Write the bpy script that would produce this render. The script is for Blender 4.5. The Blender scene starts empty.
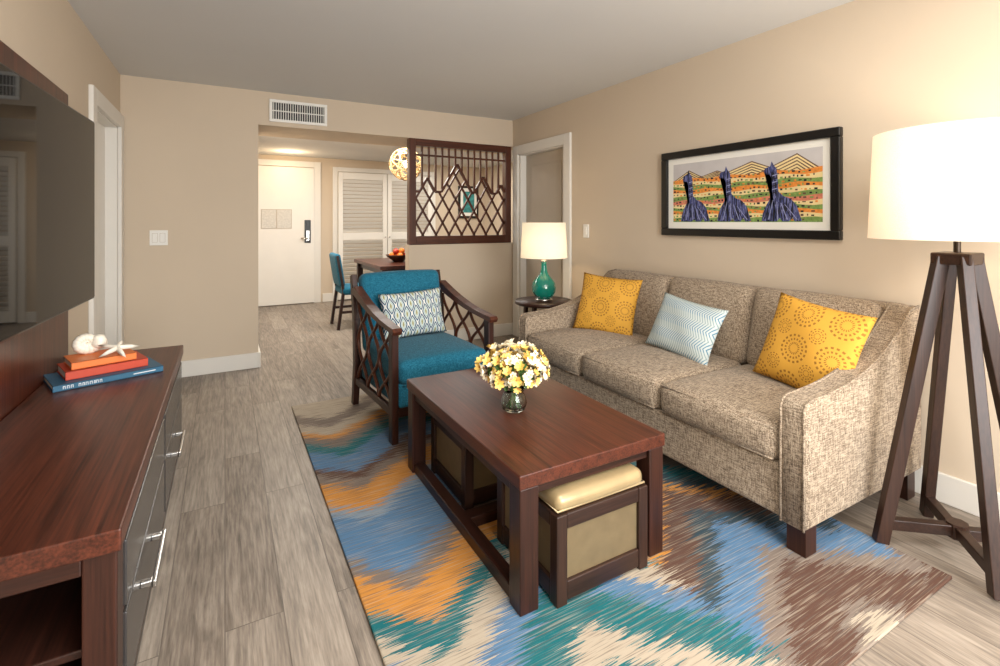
import bpy, bmesh, math, random
from mathutils import Vector, Matrix, Euler
random.seed(7)
S=bpy.context.scene
def lin(c):
    r=[]
    for v in c[:3]:
        v=v/255.0
        r.append(v/12.92 if v<=0.04045 else ((v+0.055)/1.055)**2.4)
    return (r[0],r[1],r[2],1.0)
# ---------------------------------------------------------------- materials
class NT:
    def __init__(s,name):
        s.m=bpy.data.materials.new(name); s.m.use_nodes=True
        s.n=s.m.node_tree.nodes; s.l=s.m.node_tree.links
        s.b=s.n['Principled BSDF']; s.out=s.n['Material Output']
    def node(s,t,ins=None,**kw):
        n=s.n.new(t)
        for k,v in kw.items(): setattr(n,k,v)
        if ins:
            for k,v in ins.items(): s.put(n,k,v)
        return n
    def put(s,n,k,v):
        if isinstance(v,bpy.types.NodeSocket): s.l.new(v,n.inputs[k])
        else: n.inputs[k].default_value=v
    def math(s,op,a,b=None,c=None):
        n=s.node('ShaderNodeMath',operation=op); s.put(n,0,a)
        if b is not None: s.put(n,1,b)
        if c is not None: s.put(n,2,c)
        return n.outputs[0]
    def coord(s,scale=(1,1,1),rot=(0,0,0)):
        tc=s.node('ShaderNodeTexCoord'); mp=s.node('ShaderNodeMapping')
        s.l.new(tc.outputs['Object'],mp.inputs['Vector'])
        mp.inputs['Scale'].default_value=scale; mp.inputs['Rotation'].default_value=rot
        return mp.outputs[0]
    def noise(s,vec,scale,detail=3,rough=.5,dist=0):
        n=s.node('ShaderNodeTexNoise',{'Vector':vec,'Scale':scale,'Detail':detail,'Roughness':rough,'Distortion':dist})
        return n.outputs[0]
    def ramp(s,f,stops,interp='LINEAR'):
        n=s.node('ShaderNodeValToRGB'); s.l.new(f,n.inputs[0]); r=n.color_ramp; r.interpolation=interp
        while len(r.elements)<len(stops): r.elements.new(.5)
        for e,(p,c) in zip(r.elements,stops): e.position=p; e.color=c
        return n.outputs[0]
    def mix(s,f,a,b,bt='MIX'):
        n=s.node('ShaderNodeMix',data_type='RGBA',blend_type=bt)
        s.put(n,0,f); s.put(n,6,a); s.put(n,7,b); return n.outputs[2]
    def bump(s,h,strength=.3,dist=.002):
        n=s.node('ShaderNodeBump',{'Height':h,'Strength':strength,'Distance':dist})
        s.l.new(n.outputs[0],s.b.inputs['Normal'])
    def base(s,c,rough=.5,spec=.5,metal=0):
        s.put(s.b,'Base Color',c); s.put(s.b,'Roughness',rough)
        s.b.inputs['Specular IOR Level'].default_value=spec; s.b.inputs['Metallic'].default_value=metal
def plain(name,c,rough=.5,spec=.5,metal=0,var=.06,scale=8,bump=0):
    t=NT(name); v=t.coord(); n=t.noise(v,scale,4)
    L=lin(c); d=tuple(x*(1-var) for x in L[:3])+(1,); u=tuple(min(1,x*(1+var)) for x in L[:3])+(1,)
    t.base(t.ramp(n,[(.3,d),(.7,u)]),rough,spec,metal)
    if bump: t.bump(t.noise(v,scale*30,2),bump,.001)
    return t.m
def wood(name,c1,c2,axis=1,rough=.3,gs=1.0):
    t=NT(name); sc=[30*gs,30*gs,30*gs]; sc[axis]=1.4*gs
    v=t.coord(tuple(sc)); a=t.noise(v,1.0,5,.6,.5)
    sc2=[170*gs]*3; sc2[axis]=4*gs
    b=t.noise(t.coord(tuple(sc2)),1.0,3)
    f=t.math('ADD',t.math('MULTIPLY',a,.5),t.math('MULTIPLY',b,.5))
    t.base(t.ramp(f,[(.34,lin(c1)),(.66,lin(c2))]),rough,.35)
    t.bump(f,.06,.001); return t.m
def emis(name,c,s):
    t=NT(name); e=t.node('ShaderNodeEmission',{'Color':lin(c),'Strength':s}); t.l.new(e.outputs[0],t.out.inputs[0]); return t.m
def glass(name,c,rough=.0,ior=1.45):
    t=NT(name); t.base(lin(c),rough); t.b.inputs['Transmission Weight'].default_value=1; t.b.inputs['IOR'].default_value=ior; return t.m
def shade(name,c,s,k=.5):
    t=NT(name); v=t.coord((300,300,300)); n=t.noise(v,1,2)
    col=t.ramp(n,[(.3,lin((226,218,204))),(.7,lin((238,232,220)))])
    tr=t.node('ShaderNodeBsdfTranslucent',{'Color':col}); df=t.node('ShaderNodeBsdfDiffuse',{'Color':col})
    m1=t.node('ShaderNodeMixShader',{0:k}); t.l.new(df.outputs[0],m1.inputs[1]); t.l.new(tr.outputs[0],m1.inputs[2])
    e=t.node('ShaderNodeEmission',{'Color':lin(c),'Strength':s})
    ad=t.node('ShaderNodeAddShader'); t.l.new(m1.outputs[0],ad.inputs[0]); t.l.new(e.outputs[0],ad.inputs[1])
    t.l.new(ad.outputs[0],t.out.inputs[0]); return t.m

M={}
M['wall']=plain('wall_paint',(207,191,170),.85,.2,var=.015,scale=2,bump=.05)
M['ceil']=plain('ceiling_paint',(214,214,213),.9,.1,var=.01,scale=2,bump=.05)
M['trim']=plain('trim_paint',(226,222,214),.4,.4,var=.01)
M['white']=plain('white_paint',(234,230,222),.4,.4,var=.01)
M['greige']=plain('greige_door',(186,174,158),.5,.4,var=.02)
M['plastic']=plain('white_plastic',(238,236,230),.3,.5,var=.01)
M['black']=plain('black_satin',(16,14,13),.3,.5,var=.1)
M['chrome']=plain('brushed_steel',(200,198,195),.25,.5,1,var=.03)
M['bronze']=plain('dark_bronze',(60,50,42),.35,.5,.8,var=.1)
for ax,n in ((0,'x'),(1,'y'),(2,'z')):
    M['mah'+n]=wood('mahogany_'+n,(44,20,13),(98,50,34),ax,.33)
    M['dk'+n]=wood('dark_walnut_'+n,(32,17,13),(62,34,25),ax,.35)
    M['red'+n]=wood('red_walnut_'+n,(56,27,17),(94,50,32),ax,.35)
    M['wal'+n]=wood('walnut_'+n,(34,21,16),(60,39,30),ax,.38)
M['slate']=plain('slate_drawer',(54,51,50),.25,.5,var=.08)
def fabric(name,c1,c2,c3,s=1.0,bump=.5,stops=(.35,.5,.65),el=7):
    t=NT(name); q=60*s; h=q*el
    a=t.noise(t.coord((q,h,h)),1,2); b=t.noise(t.coord((h,q,h)),1,2); c=t.noise(t.coord((h,h,q)),1,2)
    f=t.math('MULTIPLY',t.math('ADD',t.math('ADD',a,b),c),.3333)
    f=t.math('MULTIPLY_ADD',t.math('SUBTRACT',f,.5),2.2,.5)
    t.base(t.ramp(f,[(stops[0],lin(c1)),(stops[1],lin(c2)),(stops[2],lin(c3))]),.9,.15)
    t.b.inputs['Sheen Weight'].default_value=.1
    t.bump(f,bump,.0015); return t.m
M['tweed']=fabric('tweed_fabric',(96,82,68),(146,129,110),(182,166,145),.55,.4,(.3,.5,.7),8)
M['teal']=fabric('teal_fabric',(16,78,102),(28,98,124),(50,124,148),1.0,.3)
# rug
def rug():
    t=NT('chevron_ikat_rug'); tc=t.node('ShaderNodeTexCoord'); sp=t.node('ShaderNodeSeparateXYZ'); t.l.new(tc.outputs['Object'],sp.inputs[0])
    X,Y=sp.outputs[0],sp.outputs[1]
    st=t.noise(t.coord((1.5,60,1)),1,2,.6); st2=t.noise(t.coord((5,190,1)),1,2,.6); lo=t.noise(t.coord((1.3,1.3,1)),1,1)
    off=t.math('ADD',t.math('MULTIPLY',t.math('SUBTRACT',st,.5),.26),t.math('MULTIPLY',t.math('SUBTRACT',st2,.5),.30))
    Xp=t.math('ADD',X,off); pp=t.math('PINGPONG',t.math('ADD',Xp,-.56+1.6),.4)
    tt=t.math('SUBTRACT',Y,t.math('MULTIPLY',pp,.9)); tt=t.math('ADD',tt,t.math('MULTIPLY',t.math('SUBTRACT',lo,.5),.2))
    f=t.math('DIVIDE',t.math('SUBTRACT',tt,.2),3.5)
    be,br,te,bl,orr,ta,lb,dt,pe=(172,159,141),(90,66,56),(32,100,106),(84,118,150),(194,132,62),(122,109,100),(128,142,155),(54,70,78),(172,146,116)
    seq=[(.2,ta),(.48,te),(.66,be),(.80,te),(1.0,bl),(1.14,be),(1.26,te),(1.38,orr),(1.56,ta),(1.66,bl),(2.0,lb),(2.08,orr),(2.26,ta),(2.36,br),(2.44,bl),(2.62,te),(2.74,ta),(2.84,orr),(2.92,be),(3.05,ta),(3.2,be)]
    seq2=[(.2,pe),(.34,be),(.44,ta),(.50,br),(.74,ta),(.84,bl),(1.0,dt),(1.10,br),(1.26,orr),(1.31,dt),(1.42,te),(1.55,ta),(1.75,br),(1.95,bl),(2.2,ta),(2.4,br),(2.6,lb),(2.8,te),(3.0,ta),(3.2,be)]
    c1=t.ramp(f,[((p-.2)/3.5,lin(c)) for p,c in seq],'CONSTANT'); c2=t.ramp(f,[((p-.2)/3.5,lin(c)) for p,c in seq2],'CONSTANT')
    sel=t.math('GREATER_THAN',Xp,1.36); col=t.mix(sel,c1,c2)
    g=t.noise(t.coord((4,170,1)),1,2,.7)
    lite=t.ramp(g,[(.52,(0,0,0,1)),(.64,(1,1,1,1))])
    dark=t.ramp(t.noise(t.coord((5,140,3)),1.3,2,.7),[(.52,(0,0,0,1)),(.66,(1,1,1,1))])
    col=t.mix(t.math('MULTIPLY',lite,.42),col,lin((176,164,146)))
    col=t.mix(t.math('MULTIPLY',dark,.58),col,lin((90,80,75)))
    t.base(col,.95,.1)
    t.bump(t.noise(t.coord((300,300,300)),1,2),.5,.003); return t.m
M['rug']=rug()
def floor():
    t=NT('oak_plank_floor')
    v=t.coord((1,1,1),(0,0,math.pi/2))
    br=t.node('ShaderNodeTexBrick',{'Vector':v,'Color1':(0,0,0,1),'Color2':(1,1,1,1),'Mortar':(.5,.5,.5,1),'Scale':1.0,'Mortar Size':.0018,'Mortar Smooth':.1,'Bias':0,'Brick Width':1.25,'Row Height':.165})
    br.offset=.37; br.offset_frequency=2
    tc=t.node('ShaderNodeTexCoord'); sh=t.node('ShaderNodeVectorMath',operation='MULTIPLY_ADD'); t.l.new(br.outputs[0],sh.inputs[0]); sh.inputs[1].default_value=(3,9,5); t.l.new(tc.outputs['Object'],sh.inputs[2])
    def mp(sc):
        m=t.node('ShaderNodeMapping'); t.l.new(sh.outputs[0],m.inputs[0]); m.inputs['Scale'].default_value=sc; return m.outputs[0]
    a=t.noise(mp((13,1.5,1)),1,6,.7,1.8); b=t.noise(mp((120,7,1)),1,3,.6)
    f=t.math('ADD',t.math('MULTIPLY',a,.5),t.math('MULTIPLY',b,.5))
    c=t.ramp(f,[(.37,lin((88,78,69))),(.5,lin((134,121,108))),(.62,lin((164,151,137)))])
    tone=t.mix(.24,c,t.mix(br.outputs[0],lin((92,83,76)),lin((184,174,162))))
    col=t.mix(t.math('MULTIPLY',br.outputs[1],.6),tone,lin((66,57,50)))
    t.base(col,.42,.4); t.bump(t.math('SUBTRACT',f,br.outputs[1]),.12,.001); return t.m
M['floor']=floor()
# ---------------------------------------------------------------- builder
class B:
    def __init__(s,name): s.name=name; s.bm=bmesh.new(); s.mats=[]
    def mi(s,m):
        if isinstance(m,str): m=M[m]
        if m not in s.mats: s.mats.append(m)
        return s.mats.index(m)
    def add(s,vs,fs,m,smooth=False,X=None):
        i=s.mi(m); nv=[s.bm.verts.new(X@Vector(v) if X else Vector(v)) for v in vs]
        for f in fs:
            try: g=s.bm.faces.new([nv[k] for k in f]); g.material_index=i; g.smooth=smooth
            except ValueError: pass
    def merge(s,t,m,smooth=False,X=None):
        t.verts.ensure_lookup_table(); t.verts.index_update()
        s.add([v.co.copy() for v in t.verts],[[v.index for v in f.verts] for f in t.faces],m,smooth,X); t.free()
    def box(s,x0,x1,y0,y1,z0,z1,m,bev=.004,X=None,seg=2):
        t=bmesh.new(); bmesh.ops.create_cube(t,size=1)
        for v in t.verts: v.co=Vector(((x0+x1)/2+v.co.x*(x1-x0),(y0+y1)/2+v.co.y*(y1-y0),(z0+z1)/2+v.co.z*(z1-z0)))
        b=min(bev,.45*min(x1-x0,y1-y0,z1-z0))
        if b>0: bmesh.ops.bevel(t,geom=t.edges[:],offset=b,segments=seg,affect='EDGES',profile=.5)
        s.merge(t,m,False,X)
    def beam(s,p0,p1,w,d,m,up=(0,0,1),bev=.003):
        p0,p1=Vector(p0),Vector(p1); z=(p1-p0); L=z.length; z.normalize(); u=Vector(up)
        if abs(z.dot(u))>.98: u=Vector((0,1,0))
        x=u.cross(z).normalized(); y=z.cross(x)
        X=Matrix((x,y,z)).transposed().to_4x4(); X.translation=p0
        s.box(-w/2,w/2,-d/2,d/2,0,L,m,bev,X)
    def prism(s,poly,axis,a0,a1,m,bev=.004,seg=2,smooth=False,X=None):
        t=bmesh.new(); n=len(poly)
        def mk(p,a): return {0:(a,p[0],p[1]),1:(p[0],a,p[1]),2:(p[0],p[1],a)}[axis]
        A=[t.verts.new(mk(p,a0)) for p in poly]; C=[t.verts.new(mk(p,a1)) for p in poly]
        t.faces.new(A); t.faces.new(C[::-1])
        for i in range(n): t.faces.new([A[i],C[i],C[(i+1)%n],A[(i+1)%n]])
        if bev>0:
            es=[e for e in t.edges if abs(e.verts[0].co[axis]-e.verts[1].co[axis])<1e-6]
            bmesh.ops.bevel(t,geom=es,offset=bev,segments=seg,affect='EDGES',profile=.5)
        s.merge(t,m,smooth,X)
    def lathe(s,c,prof,m,seg=40,smooth=True,X=None):
        vs=[];fs=[];n=len(prof)
        for k in range(seg):
            a=2*math.pi*k/seg
            for r,z in prof: vs.append((c[0]+max(r,1e-4)*math.cos(a),c[1]+max(r,1e-4)*math.sin(a),c[2]+z))
        for k in range(seg):
            for j in range(n-1):
                a=k*n+j; b=((k+1)%seg)*n+j; fs.append([a,b,b+1,a+1])
        s.add(vs,fs,m,smooth,X)
    def tube(s,pts,r,m,seg=8,closed=False,smooth=True):
        P=[Vector(p) for p in pts]; n=len(P); vs=[];fs=[]; prev=None
        R=r if isinstance(r,(list,tuple)) else [r]*n
        for i in range(n):
            if closed: t=(P[(i+1)%n]-P[i-1])
            else: t=P[min(i+1,n-1)]-P[max(i-1,0)]
            t.normalize()
            if prev is None:
                u=Vector((0,0,1)) if abs(t.z)<.9 else Vector((1,0,0)); x=t.cross(u).normalized()
            else: x=(prev-t*prev.dot(t)).normalized()
            prev=x; y=t.cross(x)
            for k in range(seg):
                a=2*math.pi*k/seg; vs.append(P[i]+(x*math.cos(a)+y*math.sin(a))*R[i])
        for i in range(n if closed else n-1):
            for k in range(seg):
                a=i*seg+k; b=i*seg+(k+1)%seg; c=((i+1)%n)*seg; fs.append([a,b,c+(k+1)%seg,c+k])
        if not closed: fs.append(list(range(seg))[::-1]); fs.append([(n-1)*seg+k for k in range(seg)])
        s.add(vs,fs,m,smooth)
    def cyl(s,p0,p1,r,m,seg=20): s.tube([p0,p1],r,m,seg,smooth=False)
    def ball(s,c,r,m,sc=(1,1,1),sub=3,X=None):
        t=bmesh.new(); bmesh.ops.create_icosphere(t,subdivisions=sub,radius=r)
        for v in t.verts: v.co=Vector((c[0]+v.co.x*sc[0],c[1]+v.co.y*sc[1],c[2]+v.co.z*sc[2]))
        s.merge(t,m,True,X)
    def soft(s,x0,x1,y0,y1,z0,z1,m,r=.03,bul=(0,0,0),X=None,nr=4,ni=8):
        c=((x0+x1)/2,(y0+y1)/2,(z0+z1)/2); h=((x1-x0)/2,(y1-y0)/2,(z1-z0)/2); r=min(r,min(h)*.98)
        ax=[]
        for k in range(3):
            a=[-h[k]+r*(1-math.cos(math.pi/2*i/nr))*1.0 for i in range(nr)]
            b=[-(h[k]-r)+2*(h[k]-r)*i/ni for i in range(ni+1)]
            ax.append(a+b+[-q for q in a[::-1]])
        idx={};vs=[];fs=[]; N=[len(a)-1 for a in ax]
        def V(i,j,k):
            key=(i,j,k)
            if key not in idx:
                p=[ax[0][i],ax[1][j],ax[2][k]]
                inn=[max(-(h[q]-r),min(h[q]-r,p[q])) for q in range(3)]
                d=Vector([p[q]-inn[q] for q in range(3)])
                if d.length>1e-9: d=d.normalized()*r
                o=[inn[q]+d[q] for q in range(3)]
                u=[max(-1,min(1,o[q]/h[q])) for q in range(3)]
                w=[1-abs(q)**2.2 for q in u]
                res=[o[0]+bul[0]*u[0]*w[1]*w[2],o[1]+bul[1]*u[1]*w[0]*w[2],o[2]+bul[2]*u[2]*w[0]*w[1]]
                idx[key]=len(vs); vs.append([c[q]+res[q] for q in range(3)])
            return idx[key]
        for a,b_,cc in ((0,1,2),(1,2,0),(2,0,1)):
            for side in (0,N[cc]):
                for i in range(N[a]):
                    for j in range(N[b_]):
                        q=[]
                        for (di,dj) in ((0,0),(1,0),(1,1),(0,1)):
                            k=[0,0,0]; k[a]=i+di;k[b_]=j+dj;k[cc]=side; q.append(V(*k))
                        fs.append(q if side else q[::-1])
        s.add(vs,fs,m,True,X)
    def done(s,org=(0,0,0),rot=0,recalc=True,autosm=True):
        if recalc: bmesh.ops.recalc_face_normals(s.bm,faces=s.bm.faces[:])
        me=bpy.data.meshes.new(s.name); 
        s.bm.transform(Matrix.Translation(-Vector(org))); s.bm.to_mesh(me); s.bm.free()
        for m in s.mats: me.materials.append(m)
        o=bpy.data.objects.new(s.name,me); S.collection.objects.link(o); o.location=org; o.rotation_euler=(0,0,rot); return o
H=2.38; XR=2.8; XL=-.70; YB=4.70; YF=8.05
# ---------------------------------------------------------------- shell
b=B('floor'); b.box(-1.3,4.4,-1.75,8.3,-.1,0,'floor',0); b.done()
b=B('ceiling'); b.box(-.82,2.92,-1.75,5.3,H,H+.1,'ceil',0); b.box(.13,4.32,5.3,8.2,2.25,2.35,'ceil',0); b.done()
b=B('wall_right'); b.box(XR,XR+.12,-1.6,3.74,0,H,'wall',0); b.box(XR,XR+.12,4.56,YB,0,H,'wall',0); b.box(XR,XR+.12,3.74,4.56,2.0,H,'wall',0); b.done()
b=B('wall_left'); b.box(XL-.12,XL,-1.6,3.79,0,H,'wall',0); b.box(XL-.12,XL,4.6,YB,0,H,'wall',0); b.box(XL-.12,XL,3.79,4.6,1.98,H,'wall',0); b.done()
b=B('wall_back'); b.box(-.82,.25,YB,YB+.12,0,H,'wall',0); b.box(.13,.25,YB+.12,YF,0,H,'wall',0)
b.box(.25,2.92,YB,5.3,2.09,H,'wall',0); b.box(1.6,2.92,YB,YB+.12,0,1.02,'wall',0); b.box(2.92,4.32,YB,YB+.12,0,H,'wall',0); b.done()
b=B('wall_hall'); b.box(.13,4.32,YF,YF+.12,0,H,'wall',0); b.box(4.2,4.32,YB+.12,YF,0,H,'wall',0); b.done()
b=B('wall_near'); b.box(-.82,.2,-1.75,-1.6,0,H,'wall',0); b.box(2.4,2.92,-1.75,-1.6,0,H,'wall',0); b.box(.2,2.4,-1.75,-1.6,2.1,H,'wall',0); b.box(.2,2.4,-1.75,-1.6,0,.25,'wall',0); b.done()
b=B('window_1')
for x in (.2,1.27,2.34): b.box(x,x+.06,-1.72,-1.64,.25,2.1,'trim')
for z in (.25,2.04): b.box(.2,2.4,-1.71,-1.65,z,z+.06,'trim')
b.done()
bh=.13
b=B('baseboard_back'); b.box(XL,.25,YB-.018,YB,0,bh,'trim'); b.box(.25,.268,YB-.018,YF,0,bh,'trim'); b.box(1.6,XR,YB-.018,YB,0,bh,'trim'); b.box(1.582,1.6,YB-.018,YB+.12,0,bh,'trim'); b.done()
b=B('baseboard_right'); b.box(XR-.018,XR,-1.6,3.62,0,bh,'trim'); b.done()
b=B('baseboard_left'); b.box(XL,XL+.018,-1.6,3.69,0,bh,'trim'); b.done()
b=B('baseboard_hall'); b.box(1.33,1.5,YF-.018,YF,0,bh,'trim'); b.box(3.2,4.2,YF-.018,YF,0,bh,'trim'); b.done()
def casing(name,x0,x1,y0,y1,zt,w=.1):
    b=B(name); b.box(x0,x1,y0,y0+w,0,zt,'trim'); b.box(x0,x1,y1-w,y1,0,zt,'trim'); b.box(x0,x1,y0+w,y1-w,zt-w,zt,'trim'); return b
b=casing('trim_1',XR-.025,XR,3.63,4.66,2.08); b.box(XR,XR+.12,4.53,4.56,0,2.0,'trim'); b.box(XR,XR+.12,3.74,3.77,0,2.0,'trim'); b.box(XR,XR+.12,3.74,4.56,1.97,2.0,'trim'); b.done()
b=B('door_2'); b.box(XR+.07,XR+.11,3.77,4.53,.01,1.97,'greige'); 
for z0,z1 in ((.2,.9),(1.0,1.85)): b.box(XR+.062,XR+.072,3.88,4.42,z0,z1,'greige',.008)
b.ball((XR+.03,3.84,.98),.028,'bronze'); b.cyl((XR+.03,3.84,.98),(XR+.07,3.84,.98),.01,'bronze'); b.done()
b=casing('trim_2',XL,XL+.025,3.69,4.69,2.06); b.box(XL-.12,XL,4.57,4.6,0,1.98,'trim'); b.box(XL-.12,XL,3.79,3.82,0,1.98,'trim'); b.box(XL-.12,XL,3.79,4.6,1.95,1.98,'trim'); b.done()
b=B('door_3'); b.box(XL-.11,XL-.07,3.82,4.57,.01,1.95,'white'); b.ball((XL-.03,3.9,.98),.028,'bronze'); b.cyl((XL-.03,3.9,.98),(XL-.07,3.9,.98),.01,'bronze'); b.done()
# entry door
b=B('door_1'); b.box(.36,1.2,YF-.045,YF-.002,.01,2.08,'white',.003)
b.box(1.06,1.15,YF-.058,YF-.045,.93,1.28,'black'); b.box(1.08,1.13,YF-.075,YF-.058,1.17,1.27,'black'); b.tube([(1.105,YF-.06,1.0),(1.105,YF-.1,1.0),(1.0,YF-.1,1.0)],.013,'chrome')
b.box(1.08,1.13,YF-.075,YF-.058,.96,1.12,'chrome')
b.box(.46,.88,YF-.05,YF-.044,1.15,1.44,'greige',.001); PAP=plain('paper',(214,211,204),.8,.2,var=.1,scale=40)
b.box(.468,.664,YF-.052,YF-.049,1.158,1.432,PAP,.001); b.box(.676,.872,YF-.052,YF-.049,1.158,1.432,PAP,.001)
b.done()
b=B('trim_3'); b.box(1.2,1.3,YF-.03,YF,0,2.18,'trim'); b.box(.27,.36,YF-.03,YF,0,2.18,'trim'); b.box(.36,1.2,YF-.03,YF,2.09,2.18,'trim'); b.done()
# louvered closet doors
b=B('louvered_closet_door')
x=1.56
for k in range(2):
    x0=x+k*.79; x1=x0+.78
    for xa in (x0,x1-.07): b.box(xa,xa+.07,YF-.06,YF-.02,.02,2.04,'white')
    for z0,z1 in ((.02,.16),(.96,1.08),(1.93,2.04)): b.box(x0+.07,x1-.07,YF-.058,YF-.022,z0,z1,'white')
    for za,zb in ((.16,.96),(1.08,1.93)):
        n=int((zb-za)/.06)
        for i in range(n):
            z=za+(i+.5)*(zb-za)/n; b.beam((x0+.065,YF-.04,z),(x1-.065,YF-.04,z),.006,.060,'white',up=(0,1,-1.3),bev=.001)
    b.ball((x1-.03 if k==0 else x0+.03,YF-.07,1.0),.012,'chrome')
b.done()
b=B('trim_4'); b.box(1.48,1.555,YF-.03,YF,0,2.12,'trim'); b.box(1.555,3.21,YF-.03,YF,2.05,2.12,'trim'); b.box(3.135,3.21,YF-.03,YF,0,2.05,'trim'); b.done()
# vent
b=B('air_vent'); x0,x1,z0,z1=.335,.815,2.125,2.32
b.box(x0+.02,x1-.02,YB-.006,YB-.001,z0+.02,z1-.02,'black',0)
for q in ((x0,x1,z0,z0+.025),(x0,x1,z1-.025,z1),(x0,x0+.025,z0+.025,z1-.025),(x1-.025,x1,z0+.025,z1-.025)): b.box(q[0],q[1],YB-.02,YB-.001,q[2],q[3],'plastic')
for i in range(22):
    xx=x0+.035+i*(x1-x0-.07)/21; b.box(xx-.003,xx+.003,YB-.016,YB-.004,z0+.02,z1-.02,'plastic',.001)
b.box(x0+.02,x1-.02,YB-.017,YB-.004,(z0+z1)/2-.004,(z0+z1)/2+.004,'plastic',.001)
b.done()
def switch(name,axis,c):
    b=B(name)
    if axis=='y':
        x,z=c; b.box(x-.06,x+.06,YB-.008,YB,z-.06,z+.06,'plastic')
        for d in (-.025,.025): b.box(x+d-.016,x+d+.016,YB-.013,YB-.007,z-.034,z+.034,'plastic',.002); b.box(x+d-.018,x+d+.018,YB-.0085,YB-.007,z-.036,z+.036,'greige',0)
    else:
        y,z=c; b.box(XR-.008,XR,y-.038,y+.038,z-.06,z+.06,'plastic'); b.box(XR-.013,XR-.007,y-.016,y+.016,z-.034,z+.034,'plastic',.002)
    b.done()
switch('light_switch','y',(-.457,1.125)); switch('light_switch','x',(3.42,1.17))
# lattice screen
b=B('lattice_screen'); x0,x1,z0,z1=1.60,2.775,1.022,2.088; yy0,yy1=YB-.01,YB+.07; fw=.07
b.box(x0,x0+fw,yy0,yy1,z0,z1,'redz'); b.box(x1-fw,x1,yy0,yy1,z0,z1,'redz'); b.box(x0+fw,x1-fw,yy0,yy1,z0,z0+.085,'redx'); b.box(x0+fw,x1-fw,yy0,yy1,z1-fw,z1,'redx')
PK=((1.80,1.70),(2.13,1.86),(2.44,1.74),(2.66,1.66)); SL=1.7
def peak(x):
    return max([1.56]+[zp-SL*abs(x-xp) for xp,zp in PK])
ym=YB+.03; xi0,xi1,zi0,zi1=x0+fw,x1-fw,z0+.085,z1-fw
for sgn in (1,-1):
    for k in range(-14,22):
        run=None; N=240; xs=x0+k*.145
        for i in range(N+1):
            t=i*.75/N; X_=(xs+t) if sgn>0 else (x1+x0-(xs+t)); Z=zi0+SL*t
            ok= xi0<=X_<=xi1 and Z<=min(peak(X_)+.0,zi1)
            if ok and run is None: run=(X_,Z)
            if (not ok or i==N) and run is not None:
                if abs(run[1]-Z)>.03: b.beam((run[0],ym,run[1]),(X_,ym,Z),.018,.022,'redx',up=(0,1,0),bev=.001)
                run=None
pts=[]; N=240
for i in range(N+1):
    X_=xi0+(xi1-xi0)*i/N; pts.append((X_,peak(X_)))
key=[pts[0]]
for i in range(1,N):
    d0=pts[i][1]-pts[i-1][1]; d1=pts[i+1][1]-pts[i][1]
    if abs(d0-d1)>1e-5: key.append(pts[i])
key.append(pts[-1])
for p,q in zip(key,key[1:]):
    if (Vector(p)-Vector(q)).length>.02: b.beam((p[0],ym-.004,p[1]),(q[0],ym-.004,q[1]),.024,.03,'redx',up=(0,1,0),bev=.001)
for i in range(1,14):
    X_=xi0+(xi1-xi0)*i/14; b.box(X_-.009,X_+.009,ym-.012,ym+.012,peak(X_),zi1,'redz',.001)
b.box(xi0,xi1,ym-.013,ym+.013,1.92,1.938,'redx',.001)
b.done(((x0+x1)/2,YB,z0))
# ---------------------------------------------------------------- TV + panel + console
b=B('television_backing_panel'); b.box(XL+.001,XL+.035,.9,3.11,.0,1.87,'mahz'); b.done()
t=NT('tv_screen'); t.base((.003,.003,.0035,1),.03,.15); M['screen']=t.m
b=B('television')   # local: origin at far front edge, extends toward -y, swivelled towards the room
b.box(-.045,0,-1.5,0,.885,1.73,'black',.006); b.box(-.002,.002,-1.49,-.010,.895,1.72,'screen',0)
b.box(-.085,-.045,-.75,-.45,1.15,1.45,'black')
o=b.done(); o.location=(-.545,3.0,0); o.rotation_euler=(0,0,math.radians(-2.3))
b=B('media_console'); cx0,cx1,cy0,cy1=XL+.04,-.198,1.34,3.18
b.box(cx0,cx1,cy0,cy1,.53,.58,'mahy',.004)
b.box(cx1-.07,cx1-.008,cy0+.01,cy0+.08,0,.53,'dkz'); b.box(cx0,cx0+.06,cy0+.01,cy0+.08,0,.53,'dkz')
b.box(cx0+.06,cx1-.07,cy0+.012,cy0+.06,.49,.53,'dkx'); b.box(cx0+.06,cx1-.07,cy0+.012,cy0+.06,.04,.12,'dkx')
b.box(cx0,cx0+.02,cy0+.08,cy1-.02,.06,.53,'dky',0)
b.box(cx0+.02,cx1-.03,cy0+.05,cy1-.02,.06,.09,'dky'); b.box(cx0+.02,cx1-.03,cy0+.05,1.75,.29,.31,'dky')
b.box(cx0+.02,cx1-.03,1.75,1.78,.09,.53,'dkz'); b.box(cx0+.02,cx1-.01,cy1-.04,cy1-.01,0,.53,'dkz')
b.box(cx1-.03,cx1-.012,cy0+.08,cy1-.04,.06,.53,'dky',.002)
for ya,yb in ((1.44,2.26),(2.30,3.12)):
    b.box(cx1-.014,cx1-.004,ya,yb,.12,.33,'slate',.003); b.box(cx1-.014,cx1-.004,ya,yb,.345,.50,'slate',.003)
    m=(ya+yb)/2-.08; z=.255
    b.box(cx1+.022,cx1+.034,m-.13,m+.13,z-.011,z+.011,'chrome')
    for q in (-.115,.115): b.box(cx1-.006,cx1+.024,m+q-.009,m+q+.009,z-.009,z+.009,'chrome')
b.box(cx1-.04,cx1-.02,cy0+.08,cy1-.04,0,.06,'black',0)
b.done((-.43,2.26,0))
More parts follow.
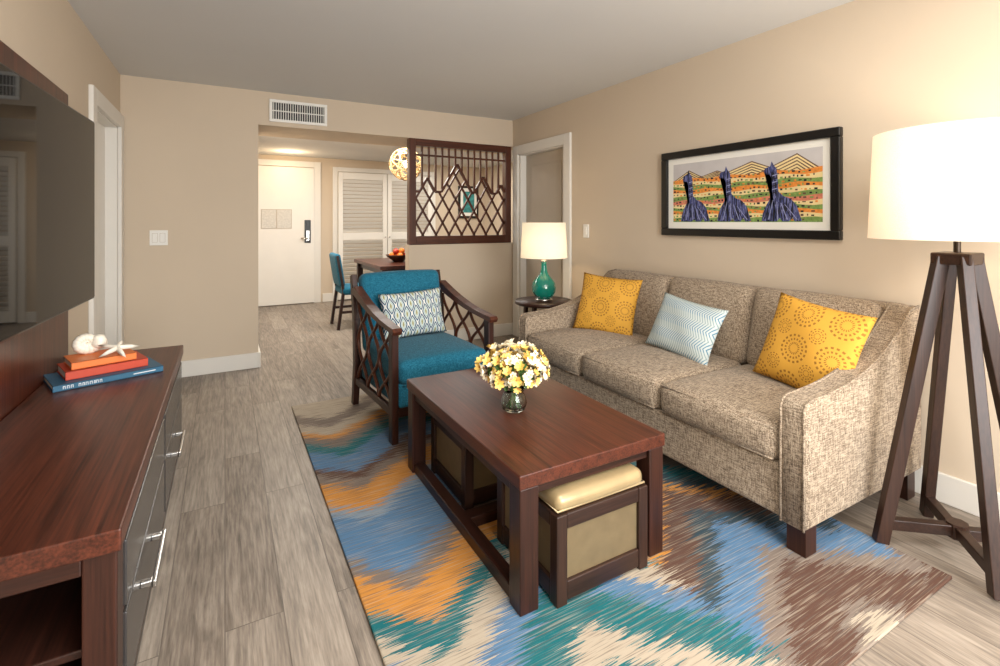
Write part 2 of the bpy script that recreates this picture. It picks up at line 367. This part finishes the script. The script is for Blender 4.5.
# books, shell, starfish
M['bblue']=plain('blue_cover',(30,90,120),.45); M['bred']=plain('red_cover',(190,60,26),.45); M['bor']=plain('orange_cover',(226,118,42),.45)
M['pages']=plain('paper_pages',(232,224,206),.8,var=.12,scale=120); M['lettering']=plain('white_print',(225,228,230),.6)
def book(name,c,L,D,z,th,rot,mat,letters=False):
    b=B(name); b.box(-L/2+.004,L/2-.004,-D/2+.004,D/2-.004,.003,th-.003,'pages',0)
    b.box(-L/2,L/2,-D/2,D/2,0,.004,mat,.001); b.box(-L/2,L/2,-D/2,D/2,th-.004,th,mat,.001); b.box(-L/2,L/2,-D/2,-D/2+.005,0,th,mat,.001)
    if letters:
        xx=-L/2+.03
        for w in (.012,.012,.012,0,.012,.01,.013,.013,.007,.012,.012):
            if w:
                b.box(xx,xx+.002,-D/2-.0008,-D/2+.001,th*.28,th*.74,'lettering',0); b.box(xx,xx+w*.6,-D/2-.0008,-D/2+.001,th*.64,th*.74,'lettering',0); b.box(xx+w*.5,xx+w*.5+.002,-D/2-.0008,-D/2+.001,th*.28,th*.74,'lettering',0)
            xx+=w if w else .012
        b.box(L/2-.11,L/2-.03,-D/2-.0008,-D/2+.001,th*.44,th*.58,'lettering',0)
    o=b.done(); o.location=(c[0],c[1],z); o.rotation_euler=(0,0,rot)
book('blue_book',(-.455,2.70),.37,.23,.5805,.026,.36,'bblue',True)
book('red_book',(-.465,2.725),.28,.19,.607,.035,.36,'bred')
book('orange_book',(-.475,2.725),.22,.17,.6425,.03,.36,'bor')
M['shell']=plain('shell_white',(240,232,216),.4,var=.08,scale=30)
b=B('seashell')
for i in range(30):
    a=i*.42; k=i/29; R=.004+.034*k; r=.004+.022*k
    b.ball((math.cos(a)*R*1.0,-.012*math.cos(k*3)+.02*(1-k),math.sin(a)*R*.85),r,'shell',(1,1.15,1),2)
for i in range(6):
    a=29*.42+.15+i*.12; b.ball((math.cos(a)*.042,0,math.sin(a)*.036),.027-.001*i,'shell',(1.1,1.2,.9),2)
o=b.done(); o.location=(-.525,2.75,.722); o.rotation_euler=(0,0,.3)
b=B('starfish')
ring=[]
for i in range(40):
    a=2*math.pi*i/40; k=abs(((i/8.0)%1)-.5)*2; r=.018+.064*(k**2.0); ring.append((r*math.cos(a),r*math.sin(a)))
vs=[(0,0,.018)]+[(x*.6,y*.6,.013) for x,y in ring]+[(x,y,.0) for x,y in ring]+[(0,0,-.004)]
fs=[[0,1+i,1+(i+1)%40] for i in range(40)]+[[1+i,41+i,41+(i+1)%40,1+(i+1)%40] for i in range(40)]+[[81,41+(i+1)%40,41+i] for i in range(40)]
b.add(vs,fs,'shell',True); o=b.done(); o.location=(-.41,2.685,.696); o.rotation_euler=(.35,0,.2)
# ---------------------------------------------------------------- rug
b=B('area_rug'); b.box(.39,2.22,.72,3.56,.0,.012,'rug',.004); b.done()
RZ=.012
# ---------------------------------------------------------------- coffee table
b=B('coffee_table'); x0,x1,y0,y1=.80,1.44,1.30,2.39
b.box(x0,x1,y0,y1,.41,.457,'mahy',.004)
lw=.07
for xa in (x0+.005,x1-lw-.005):
    for ya in (y0+.005,y1-lw-.005): b.box(xa,xa+lw,ya,ya+lw,RZ,.41,'dkz',.004)
    b.box(xa+.01,xa+lw-.01,y0+lw,y1-lw,RZ,RZ+.045,'dky',.003); b.box(xa+.012,xa+lw-.012,y0+lw,y1-lw,.37,.41,'dky',.003)
b.box(x0+lw,x1-lw,y0+.02,y0+lw-.01,.375,.41,'dkx',.003); b.box(x0+lw,x1-lw,y1-lw+.01,y1-.02,.375,.41,'dkx',.003)
b.box(x0+lw-.01,x1-lw+.01,1.78,1.84,RZ,RZ+.045,'dkx',.003)
b.done(((x0+x1)/2,(y0+y1)/2,0))
# ottomans
M['gold']=plain('gold_leather',(164,143,106),.32,.5,.25,var=.08,scale=14,bump=.15); M['goldp']=plain('gold_panel',(114,98,72),.5,.4,.2,var=.08,scale=20,bump=.1)
def ottoman(x0,y0):
    w=.40; x1=x0+w; y1=y0+w; z0=RZ+.0
    b=B('cube_ottoman'); f=.042
    for xa in (x0,x1-f):
        for ya in (y0,y1-f): b.box(xa,xa+f,ya,ya+f,z0,.305,'walz')
    for za,zb in ((z0+.012,z0+.075),(.255,.305)):
        for ya in (y0+.002,y1-f+.002): b.box(x0+f,x1-f,ya,ya+f-.004,za,zb,'walx')
        for xa in (x0+.002,x1-f+.002): b.box(xa,xa+f-.004,y0+f,y1-f,za,zb,'waly')
    b.box(x0+.014,x1-.014,y0+.014,y1-.014,z0+.05,.29,'goldp',.004)
    b.soft(x0+.008,x1-.008,y0+.008,y1-.008,.300,.362,'gold',.026,(.004,.004,.012))
    b.tube([(x0+.01,y0+.01,.315),(x1-.01,y0+.01,.315),(x1-.01,y1-.01,.315),(x0+.01,y1-.01,.315)],.004,'gold',6,True)
    b.done((x0+w/2,y0+w/2,0))
ottoman(.925,1.275); ottoman(.895,1.90)
# vase with flowers
M['vglass']=glass('clear_glass',(235,245,240)); M['yel']=plain('yellow_petal',(236,200,108),.6,var=.1,scale=60); M['cream']=plain('cream_petal',(246,236,208),.6,var=.05,scale=60); M['pink']=plain('orange_centre',(200,130,66),.6,var=.1,scale=60)
M['leaf']=plain('green_leaf',(70,104,50),.5,var=.25,scale=40)
fx,fy=1.06,1.77; tz=.4575
b=B('vase_of_flowers')
b.lathe((fx,fy,tz),[(0,.0),(.034,.0),(.05,.012),(.056,.035),(.05,.062),(.04,.08),(.046,.095),(.043,.095),(.037,.08),(.047,.06),(.052,.035),(.046,.014),(.0,.01)],'vglass')
rnd=random.Random(3)
for i in range(16):
    a=rnd.random()*6.28; b.tube([(fx+.03*math.cos(a+2),fy+.03*math.sin(a+2),tz+.015),(fx+.012*math.cos(a),fy+.012*math.sin(a),tz+.08),(fx+.07*math.cos(a),fy+.07*math.sin(a),tz+.19)],.0025,'leaf',5)
def petal(b,c,n,r,m,np_=6):
    n=n.normalized(); u=n.cross(Vector((.3,.5,.8))).normalized(); v=n.cross(u)
    a0=rnd.random()*6
    for k in range(np_):
        a=a0+k*2*math.pi/np_; d=u*math.cos(a)+v*math.sin(a); e=n.cross(d)
        p=[c,c+d*r*.5+e*r*.34+n*r*.6,c+d*r*.85+e*r*.2+n*r*.8,c+d*r*.95+n*r*.8,c+d*r*.85-e*r*.2+n*r*.8,c+d*r*.5-e*r*.34+n*r*.6]
        b.add([tuple(q) for q in p],[[0,1,2,3],[0,3,4,5]],m,False)
C=Vector((fx,fy,tz+.172))
N=210
for i in range(N):
    z=1-1.45*(i+.5)/N; ph=i*2.39996; rr=math.sqrt(max(0,1-z*z)); d=Vector((rr*math.cos(ph),rr*math.sin(ph),z))
    rad=.065+.075*rnd.random(); c=C+Vector((d.x*rad*1.03,d.y*rad*1.03,d.z*rad*.75))
    m=rnd.choice(['yel','cream','cream','yel','cream']) ; petal(b,c,d+Vector((rnd.uniform(-.6,.6),rnd.uniform(-.6,.6),rnd.uniform(-.1,.5))),.014+.011*rnd.random(),m)
    b.ball(c+d*.005,.004,'pink' if rnd.random()<.7 else 'yel',sub=1)
for i in range(60):
    d=Vector((rnd.uniform(-1,1),rnd.uniform(-1,1),rnd.uniform(-.7,.6))).normalized(); c=C+Vector((d.x,d.y,d.z*.7))*.085; petal(b,c,d,.03,'leaf',3)
b.done((fx,fy,tz),recalc=False)
# ---------------------------------------------------------------- sofa
b=B('sofa'); sx0,sx1,sy0,sy1=1.83,2.765,1.0,2.99; aw=.105
def armprof():
    p=[(sx0,.125),(sx0,.555),(sx0+.012,.58),(sx0+.04,.592)]
    for i in range(1,13):
        t=i/12; x=sx0+.04+(sx1-.1-sx0-.04)*t; z=.592+.02*t+.245*(t**2.6); p.append((x,z))
    p+=[(sx1-.02,.868),(sx1,.85),(sx1,.125)]; return p
for ya in (sy0,sy1-aw): b.prism(armprof(),1,ya,ya+aw,'tweed',.022,4,True)
pr=armprof()
for ya in (sy0+.01,sy0+aw-.01,sy1-aw+.01,sy1-.01):
    b.tube([(x-(.002 if i==0 else 0),ya,z+.001 if i>0 else z) for i,(x,z) in enumerate(pr[:-2])],.005,'tweed',6)
b.soft(sx0+.012,sx1-.02,sy0+aw-.01,sy1-aw+.01,.125,.33,'tweed',.015)
cw=(sy1-sy0-2*aw)/3
for k in range(3):
    ya=sy0+aw+k*cw
    b.soft(sx0-.008,sx1-.25,ya+.003,ya+cw-.003,.325,.478,'tweed',.045,(.014,.003,.022))
    for z in (.342,.462):
        b.tube([(sx0+.0,ya+.02,z),(sx0+.0,ya+cw-.02,z)],.004,'tweed',6)
    X=Matrix.Translation((sx1-.17,ya+cw/2,.66))@Matrix.Rotation(math.radians(13),4,'Y')
    b.soft(-.085,.085,-cw/2+.003,cw/2-.003,-.225,.222,'tweed',.06,(.03,.002,.012),X)
X=Matrix.Translation((sx1-.065,(sy0+sy1)/2,.5))@Matrix.Rotation(math.radians(4),4,'Y')
b.soft(-.055,.055,-(sy1-sy0)/2+.02,(sy1-sy0)/2-.02,-.375,.375,'tweed',.045,(0,0,.0),X)
for xa in (sx0+.03,sx1-.1):
    for ya in (sy0+.02,sy1-.09): b.prism([(xa,ya),(xa+.07,ya),(xa+.07,ya+.07),(xa,ya+.07)],2,RZ if xa<2.1 else .001,.13,'dkz',.003)
b.done(((sx0+sx1)/2,(sy0+sy1)/2,0))
# pillows
def pillow(name,w,h,t,m,loc,rot):
    b=B(name); n=22; vs=[];fs=[]
    for side in (1,-1):
        base=len(vs)
        for i in range(n+1):
            for j in range(n+1):
                u=-1+2*i/n; v=-1+2*j/n
                k=max(0,(1-abs(u)**2.4))*max(0,(1-abs(v)**2.4)); z=side*t/2*k**.55
                px=u*w/2*(1-.07*(1-abs(v)**2)*abs(u)); py=v*h/2*(1-.07*(1-abs(u)**2)*abs(v))
                vs.append((px,py,z+.004*math.sin(u*5+v*3)*k))
        for i in range(n):
            for j in range(n):
                a=base+i*(n+1)+j; q=[a,a+n+1,a+n+2,a+1]; fs.append(q if side>0 else q[::-1])
    b.add(vs,fs,m,True); bmesh.ops.remove_doubles(b.bm,verts=b.bm.verts[:],dist=.0004)
    o=b.done(); o.location=loc; o.rotation_euler=rot; return o
def yellowmat():
    t=NT('yellow_medallion_fabric'); tc=t.node('ShaderNodeTexCoord'); v=tc.outputs['Object']
    sp=t.node('ShaderNodeSeparateXYZ'); t.l.new(v,sp.inputs[0])
    def layer(ox,oy,P,R,nd):
        u=t.math('WRAP',t.math('ADD',sp.outputs[0],ox),P/2,-P/2); w=t.math('WRAP',t.math('ADD',sp.outputs[1],oy),P/2,-P/2)
        r=t.math('SQRT',t.math('ADD',t.math('MULTIPLY',u,u),t.math('MULTIPLY',w,w))); an=t.math('ARCTAN2',w,u)
        rings=t.math('GREATER_THAN',t.math('SINE',t.math('MULTIPLY',r,2*math.pi/(R/3.5))),.0)
        dots=t.math('GREATER_THAN',t.math('SINE',t.math('MULTIPLY',an,nd)),-.1)
        m=t.math('MULTIPLY',t.math('MULTIPLY',rings,dots),t.math('LESS_THAN',r,R)); return t.math('MULTIPLY',m,t.math('GREATER_THAN',r,R*.2))
    m=t.math('MAXIMUM',layer(.02,.03,.17,.066,18),layer(.105,.115,.17,.036,12))
    col=t.mix(t.math('MULTIPLY',m,.85),lin((206,154,60)),lin((134,90,36)))
    t.base(col,.75,.2); t.bump(t.noise(t.coord((500,500,500)),1,2),.3,.001); return t.m
def bluemat():
    t=NT('blue_feather_stripe_fabric'); tc=t.node('ShaderNodeTexCoord'); sp=t.node('ShaderNodeSeparateXYZ'); t.l.new(tc.outputs['Object'],sp.inputs[0])
    z=t.math('PINGPONG',t.math('ADD',sp.outputs[1],3),.045)
    q=t.math('ADD',sp.outputs[0],t.math('MULTIPLY',z,.6))
    s=t.math('SINE',t.math('MULTIPLY',q,2*math.pi/.0150)); m=t.ramp(s,[(.30,(0,0,0,1)),(.7,(1,1,1,1))])
    s2=t.math('SINE',t.math('MULTIPLY',sp.outputs[1],2*math.pi/.09)); c2=t.mix(t.math('GREATER_THAN',s2,-.2),lin((128,150,152)),lin((64,120,150)))
    t.base(t.mix(t.math('MULTIPLY',m,.9),lin((192,200,198)),c2),.85,.1); return t.m
def ikatmat():
    t=NT('ogee_ikat_fabric'); tc=t.node('ShaderNodeTexCoord'); sp=t.node('ShaderNodeSeparateXYZ'); t.l.new(tc.outputs['Object'],sp.inputs[0])
    A=.066;Bh=.13
    def grid(ox,oy):
        u=t.math('WRAP',t.math('ADD',sp.outputs[0],ox),A/2,-A/2); v=t.math('WRAP',t.math('ADD',sp.outputs[1],oy),Bh/2,-Bh/2)
        return t.math('ADD',t.math('DIVIDE',t.math('ABSOLUTE',u),A/2*.95),t.math('POWER',t.math('DIVIDE',t.math('ABSOLUTE',v),Bh/2*.95),1.5))
    f=t.math('MINIMUM',grid(0,0),grid(A/2,Bh/2))
    col=t.ramp(f,[(0,lin((150,150,104))),(.2,lin((225,225,216))),(.34,lin((120,170,176))),(.46,lin((226,226,218))),(.60,lin((20,78,112))),(.84,lin((226,226,220)))],'CONSTANT')
    t.base(col,.8,.1); return t.m
M['yp']=yellowmat(); M['bp']=bluemat(); M['ip']=ikatmat()
def face(yaw,lean,roll=0):
    a=math.radians(yaw)
    R=Matrix.Rotation(a+math.pi/2,3,'Z')@Matrix.Rotation(math.radians(90-lean),3,'X')@Matrix.Rotation(math.radians(roll),3,'Z')
    return R.to_euler()
pillow('yellow_throw_pillow',.44,.42,.13,M['yp'],(2.345,2.64,.668),face(208,20,-4))
pillow('yellow_throw_pillow',.46,.42,.13,M['yp'],(2.315,1.255,.682),face(172,20,-6))
pillow('blue_throw_pillow',.46,.34,.12,M['bp'],(2.315,1.95,.638),face(180,24,-6))
# ---------------------------------------------------------------- armchair (local; front = -y)
b=B('armchair'); w=.335
for sx in (-1,1):
    xo=sx*w; xi=sx*(w-.04); xa,xb=min(xo,xi),max(xo,xi)
    b.prism([(-.36,RZ),(-.305,RZ),(-.30,.64),(-.36,.64)],0,xa,xb,'dkz',.005)
    b.prism([(.36,RZ),(.41,RZ),(.36,.30),(.385,.62),(.445,.88),(.40,.89),(.33,.62),(.31,.30)],0,xa,xb,'dkz',.005)
    pr=[(-.385,.625),(-.40,.645),(-.385,.662),(-.3,.668)]+[( -.3+.62*t, .668+.05*t+.10*t*t) for t in (.2,.4,.6,.8,1.0)]+[(.36,.80),(.36,.765)]+[( -.3+.62*t, .638+.05*t+.07*t*t) for t in (1.0,.8,.6,.4,.2,0)]
    b.prism(pr,0,xa-.008,xb+.008,'redy',.005)
    b.box(xa+.006,xb-.006,-.31,.33,.16,.205,'dky',.004)
    xm=(xa+xb)/2
    for k in range(3):
        yc=-.20+k*.206
        for ph in (0,math.pi):
            pts=[]
            for i in range(25):
                t=i/24; z=.20+t*(.455+.035*k); pts.append((xm,yc+.103*math.cos(ph+t*2*math.pi*1.0)*.98,z))
            b.tube(pts,.0105,'redz',6)
b.box(-w+.045,w-.045,-.345,-.315,.15,.22,'dkx',.004); b.box(-w+.045,w-.045,.33,.36,.15,.25,'dkx')
b.soft(-w+.042,w-.042,-.355,.32,.20,.34,'teal',.02)
b.soft(-w+.043,w-.043,-.375,.27,.325,.465,'teal',.045,(0,.008,.022))
b.tube([(-w+.06,-.369,.335),(w-.06,-.369,.335)],.005,'teal',6)
X=Matrix.Translation((0,.318,.635))@Matrix.Rotation(math.radians(-12),4,'X')
b.soft(-w+.042,w-.042,-.06,.055,-.26,.265,'teal',.045,(0,.02,.008),X)
o=b.done(); CX,CY,CR=1.115,3.04,math.radians(4); o.location=(CX,CY,0); o.rotation_euler=(0,0,CR)
pillow('lumbar_pillow',.46,.31,.12,M['ip'],(CX+.0,CY+.15,.63),face(270+4,14,2))
# ---------------------------------------------------------------- side table + lamp
b=B('side_table'); tx,ty=2.35,3.43
b.lathe((tx,ty,0),[(0,.560),(.235,.560),(.245,.566),(.245,.584),(.24,.590),(0,.590)],'dkx',48)
b.lathe((tx,ty,0),[(0,.20),(.17,.20),(.17,.22),(0,.22)],'dkx',40)
for k in range(4):
    a=k*math.pi/2+.5; px=tx+.2*math.cos(a); b.beam((px,ty+.2*math.sin(a),RZ+.001 if px<2.25 else .001),(tx+.17*math.cos(a),ty+.17*math.sin(a),.56),.032,.032,'dkz')
b.done((tx,ty,0))
t=NT('teal_glass'); t.base(lin((20,140,122)),.06,.6); t.b.inputs['Transmission Weight'].default_value=.35; t.b.inputs['Coat Weight'].default_value=.5; M['tglass']=t.m
M['shade']=shade('floor_lamp_linen',(255,230,190),.34,.35); M['shade2']=shade('table_lamp_linen',(255,234,198),.40,.35); M['bulb']=emis('bulb_glow',(255,235,200),5)
b=B('table_lamp'); z=.590
b.lathe((tx,ty,z),[(0,0),(.07,0),(.072,.012),(.055,.02),(0,.02)],'chrome')
b.lathe((tx,ty,z),[(.05,.02),(.075,.035),(.098,.07),(.105,.11),(.095,.15),(.065,.19),(.038,.22),(.026,.26),(.022,.31),(.026,.325),(0,.325)],'tglass',48)
b.lathe((tx,ty,z),[(0,.322),(.024,.322),(.026,.335),(.012,.342),(.008,.40),(0,.40)],'chrome')
b.lathe((tx,ty,z),[(.196,.36),(.182,.655),(.179,.655),(.193,.36),(.196,.36)],'shade2',48)
b.ball((tx,ty,z+.45),.03,'bulb')
for k in range(3):
    a=k*2.094; b.cyl((tx,ty,z+.64),(tx+.178*math.cos(a),ty+.178*math.sin(a),z+.64),.002,'chrome',6)
b.done((tx,ty,0))
# ---------------------------------------------------------------- floor lamp (four splayed legs)
lx,ly=2.415,.77
b=B('floor_lamp')
for (dx,dy) in ((-.2,.165),(-.2,-.165),(.2,.165),(.2,-.165)):
    px,py=lx+dx,ly+dy; z0=RZ+.001 if px<2.25 else .001
    q=Vector((px,py,z0)); top=Vector((lx+dx*.2,ly+dy*.2,1.12))
    b.beam(q,top,.036,.046,'walz',up=Vector((dx,dy,0)).normalized(),bev=.003)
    b.beam(q+Vector((-dx*.06,-dy*.06,.075)),Vector((lx,ly,z0+.075)),.034,.04,'walx',up=(0,0,1))
b.lathe((lx,ly,0),[(0,.06),(.035,.06),(.035,.115),(0,.115)],'walx',8,False)
b.box(lx-.065,lx+.065,ly-.06,ly+.06,1.09,1.135,'walx',.006)
b.cyl((lx,ly,1.13),(lx,ly,1.36),.011,'bronze')
b.lathe((lx,ly,0),[(.272,1.185),(.255,1.595),(.252,1.595),(.269,1.185),(.272,1.185)],'shade',64)
for k in range(3):
    a=k*2.094+.3; b.cyl((lx,ly,1.35),(lx+.262*math.cos(a),ly+.262*math.sin(a),1.35),.003,'bronze',6)
b.ball((lx,ly,1.42),.035,'bulb')
b.done((lx,ly,0))
# ---------------------------------------------------------------- framed art (a: 0..1.19 to image-right; b: up)
AW,AH=1.19,.59; AY0=2.535; AZ0=1.155
art=B('framed_llama_art')
def W(a,bb,dep): return (XR-dep,AY0-a,AZ0+bb)
def rect(a0,a1,b0,b1,d0,d1,m,bev=.002): art.box(XR-d1,XR-d0,AY0-a1,AY0-a0,AZ0+b0,AZ0+b1,m,bev)
def poly(pts,dep,m): art.add([W(p[0],p[1],dep) for p in pts],[list(range(len(pts)))],m)
fb=.05
rect(0,AW,0,fb,.001,.035,'black',.006); rect(0,AW,AH-fb,AH,.001,.035,'black',.006); rect(0,fb,fb,AH-fb,.001,.035,'black',.006); rect(AW-fb,AW,fb,AH-fb,.001,.035,'black',.006)
M['mat']=plain('white_mat',(240,238,230),.8,.2,var=.01); rect(fb,AW-fb,fb,AH-fb,.002,.012,'mat',0)
rc=[plain('art_sky',(200,196,196),.8),plain('art_orange',(232,146,64),.8,var=.2,scale=60),plain('art_green',(126,156,84),.8,var=.3,scale=60),plain('art_ink',(30,28,34),.8),plain('art_cream',(238,216,160),.8),plain('art_brown',(104,76,62),.8,var=.2,scale=80),plain('art_pink',(214,130,104),.8,var=.2,scale=60),None,plain('art_lavender',(150,156,200),.8,var=.2,scale=80)]
a0,a1,b0,b1=.095,AW-.095,.095,AH-.09
poly([(a0,b0),(a1,b0),(a1,b1),(a0,b1)],.0125,rc[0])
rr=random.Random(5)
# low overlapping mountain ridges, each hatched with nested zigzag lines
for cx,hh,ww in ((.20,.07,.17),(.42,.05,.17),(.66,.085,.24),(.93,.10,.22)):
    base=.38; l=max(a0,cx-ww); r_=min(a1,cx+ww)
    poly([(l,base),(r_,base),(cx+.03,base+hh)],.0128,rc[4])
    for k in range(5):
        s_=1-k*.19; e=(cx+.03,base+hh*s_); L0=(cx+.03+(l-cx-.03)*s_,base); R0=(cx+.03+(r_-cx-.03)*s_,base); th=.006
        poly([L0,(L0[0]+th*2,base),(e[0],e[1]-th*1.2),e],.0131+.00005*k,rc[5]); poly([(R0[0]-th*2,base),R0,e,(e[0],e[1]-th*1.2)],.0131+.00005*k,rc[5])
nb=12
for i in range(nb):
    z0=b0+i*(.39-b0)/nb; z1=b0+(i+1)*(.39-b0)/nb; pts=[];bot=[]
    K=24
    for k in range(K+1):
        a=a0+(a1-a0)*k/K; pts.append((a,z1+.006*math.sin(k*.9+i))); bot.append((a,z0+(.006*math.sin(k*.9+i-1) if i>0 else 0)))
    for k in range(K): poly([bot[k],bot[k+1],pts[k+1],pts[k]],.0134+.00008*i,rc[[2,4,1,2,4,6,2,4,1,2,4,1][i]])
    a=a0+.005
    while a<a1-.03:
        L=rr.uniform(.006,.02); zz=(z0+z1)/2+rr.uniform(-.005,.005); hh=rr.uniform(.003,.006); poly([(a,zz-hh),(a+L,zz-hh),(a+L,zz+hh),(a,zz+hh)],.0148,rc[rr.choice([3,3,2,5,1])]); a+=L+rr.uniform(.010,.020)
def llmat():
    t=NT('art_llama_wool'); n=t.noise(t.coord((4,80,10)),1,2); t.base(t.ramp(n,[(.3,lin((26,28,46))),(.44,lin((62,70,122))),(.53,lin((116,120,170))),(.6,lin((40,44,80)))],'CONSTANT'),.8); return t.m
rc[7]=llmat()
for cx in (.25,.54,.84):
    sh=[(-.075,.332),(-.068,.350),(-.035,.358),(-.026,.385),(-.012,.360),(.004,.345),(.010,.31),(.012,.26),(.016,.225),(.045,.20),(.09,.185),(.125,.15),(.142,.10),(.155,.072),(.115,.070),(.10,.09),(.08,.070),(.04,.070),(.025,.088),(.005,.070),(-.035,.070),(-.045,.088),(-.06,.070),(-.09,.072),(-.084,.11),(-.06,.155),(-.035,.19),(-.024,.245),(-.024,.29),(-.038,.315),(-.07,.318)]
    def PP(p): return (cx+p[0]*.95,.02+p[1]*1.12)
    vs=[W(*PP(p),.0152) for p in sh]
    t_=bmesh.new(); vv=[t_.verts.new(v) for v in vs]; f=t_.faces.new(vv); bmesh.ops.triangulate(t_,faces=[f]); art.merge(t_,rc[7])
    for k in range(8):
        xb=-.075+.029*k; xt=-.03+.012*k
        q=[(xb-.003,.08),(xb+.004,.08),(xt+.003,.185-.004*k),(xt-.001,.185-.004*k)]
        poly([PP(p) for p in q],.0156,rc[[3,8][k%2]])
    for k in range(6):
        zz=.215+.018*k; poly([PP(p) for p in ((-.022,zz),(.010,zz+.006),(.010,zz+.011),(-.022,zz+.005))],.0156,rc[[3,8][k%2]])
art.done((XR,AY0-AW/2,AZ0),recalc=False)
# ---------------------------------------------------------------- dining
b=B('dining_table'); b.box(1.52,2.6,5.45,6.75,.71,.75,'mahy',.004)
b.box(1.58,2.54,5.51,6.69,.64,.71,'dky')
for xa in (1.55,2.5):
    for ya in (5.48,6.65): b.box(xa,xa+.07,ya,ya+.07,.001,.71,'dkz')
b.done((2.06,6.1,0))
def dchair(x,y,rot):
    b=B('dining_chair')
    for sy in (-1,1):
        b.beam((.2,sy*.2,.001),(.19,sy*.2,.43),.035,.035,'dkz'); b.beam((-.26,sy*.2,.001),(-.2,sy*.2,.44),.032,.04,'dkz'); b.beam((-.2,sy*.2,.44),(-.27,sy*.2,.86),.03,.035,'dkz')
        b.beam((-.23,sy*.2,.2),(.2,sy*.2,.2),.02,.03,'dkx')
    b.soft(-.22,.23,-.225,.225,.40,.485,'teal',.03,(0,0,.015))
    X=Matrix.Translation((-.235,0,.68))@Matrix.Rotation(math.radians(-9),4,'Y'); b.soft(-.03,.03,-.21,.21,-.19,.2,'teal',.028,(.01,0,0),X)
    o=b.done(); o.location=(x,y,0); o.rotation_euler=(0,0,rot)
dchair(1.40,6.05,0); dchair(2.05,5.2,math.pi/2); dchair(2.78,6.1,math.pi)
M['bowl']=plain('dark_bowl',(70,40,26),.3); M['apple']=plain('red_apple',(186,50,28),.35,var=.3,scale=20); M['orange']=plain('orange_fruit',(230,120,30),.5,var=.05)
b=B('fruit_bowl'); c=(1.90,6.0,.751)
b.lathe(c,[(0,.0),(.06,.0),(.07,.012),(.13,.06),(.16,.09),(.153,.09),(.12,.06),(.06,.02),(0,.018)],'bowl')
for dx,dy,dz,m in ((0,0,.085,'orange'),(.07,.02,.08,'apple'),(-.07,.03,.08,'orange'),(0,-.08,.08,'orange'),(.03,.08,.08,'apple'),(-.03,0,.13,'apple'),(.04,-.02,.135,'orange')): b.ball((c[0]+dx,c[1]+dy,c[2]+dz),.038,m)
b.done(c)
M['rattan']=plain('rattan',(196,162,112),.6,var=.2,scale=30)
b=B('woven_pendant_lamp'); pc=Vector((2.0,6.0,1.98)); R=.2
for k in range(14):
    ax=Vector((math.cos(k*2.4)*math.sqrt(1-((k+.5)/14)**2),math.sin(k*2.4)*math.sqrt(1-((k+.5)/14)**2),(k+.5)/14)); u=ax.cross(Vector((.1,.2,1))).normalized(); v=ax.cross(u)
    b.tube([pc+(u*math.cos(a)+v*math.sin(a))*R*(1+.01*(k%3)) for a in [i*2*math.pi/40 for i in range(40)]],.008,'rattan',5,True)
b.ball(pc,.05,'bulb'); b.cyl(pc+Vector((0,0,.05)),(pc.x,pc.y,2.249),.006,'black',8); b.lathe((pc.x,pc.y,2.22),[(0,0),(.05,0),(.05,.029),(0,.029)],'black',20)
b.done(pc)
b=B('framed_wall_picture'); b.box(3.65,4.05,YF-.03,YF-.001,1.32,1.9,'black'); b.box(3.69,4.01,YF-.033,YF-.03,1.36,1.86,'mat',0); b.box(3.74,3.96,YF-.036,YF-.033,1.42,1.8,plain('picture_teal',(60,140,140),.6,var=.5,scale=14),0); b.done()
b=B('recessed_downlight'); b.lathe((.8,7.5,2.240),[(0,.006),(.05,.006),(.052,0),(.065,0),(.065,.0095),(0,.0095)],'plastic',32); b.lathe((.8,7.5,2.238),[(0,0),(.048,0),(.048,.004),(0,.004)],'bulb',24); b.done()
# ---------------------------------------------------------------- lights
def area(name,loc,rot,sx,sy,e,col=(1,1,1)):
    l=bpy.data.lights.new(name,'AREA'); l.shape='RECTANGLE'; l.size=sx; l.size_y=sy; l.energy=e; l.color=col
    o=bpy.data.objects.new(name,l); S.collection.objects.link(o); o.location=loc; o.rotation_euler=[math.radians(a) for a in rot]; return o
def point(name,loc,e,col,r=.05):
    l=bpy.data.lights.new(name,'POINT'); l.energy=e; l.color=col; l.shadow_soft_size=r
    o=bpy.data.objects.new(name,l); S.collection.objects.link(o); o.location=loc
WARM=(1,.74,.45)
area('window_fill',(1.3,-1.55,1.25),(90,0,0),2.0,1.7,160,(.99,.99,.98))  # added area light behind the camera, stands in for window daylight
area('ceiling_fill',(.9,.0,2.34),(0,0,0),1.6,1.6,66,(1,.98,.93))  # added fill under the ceiling, out of view, no fixture here
area('hall_fill',(1.3,5.72,2.23),(0,0,0),1.8,.7,66,(1,.96,.89))  # added fill to brighten the hall, hidden behind the header
area('dining_fill',(3.2,6.8,2.23),(0,0,0),.8,.8,28,(1,.96,.89))  # added fill to brighten the wall seen through the screen, no fixture
point('floor_lamp_bulb',(lx,ly,1.42),18,WARM,.04); point('table_lamp_bulb',(tx,ty,1.04),10,WARM,.035)
point('entry_downlight',(.8,7.5,2.10),8,WARM,.05)
point('pendant_bulb',tuple(pc),5,WARM,.06)
w=bpy.data.worlds.new('World'); S.world=w; w.use_nodes=True; w.node_tree.nodes['Background'].inputs[0].default_value=(.8,.9,1,1); w.node_tree.nodes['Background'].inputs[1].default_value=1.0
# ---------------------------------------------------------------- camera
cam=bpy.data.cameras.new('camera'); co=bpy.data.objects.new('camera',cam); S.collection.objects.link(co); S.camera=co
co.location=(0,0,1.25); co.rotation_euler=(math.radians(90),0,math.radians(-29.3)); cam.sensor_width=36; cam.lens=17.64; cam.shift_y=-.111; cam.clip_start=.02
S.view_settings.view_transform='Standard'
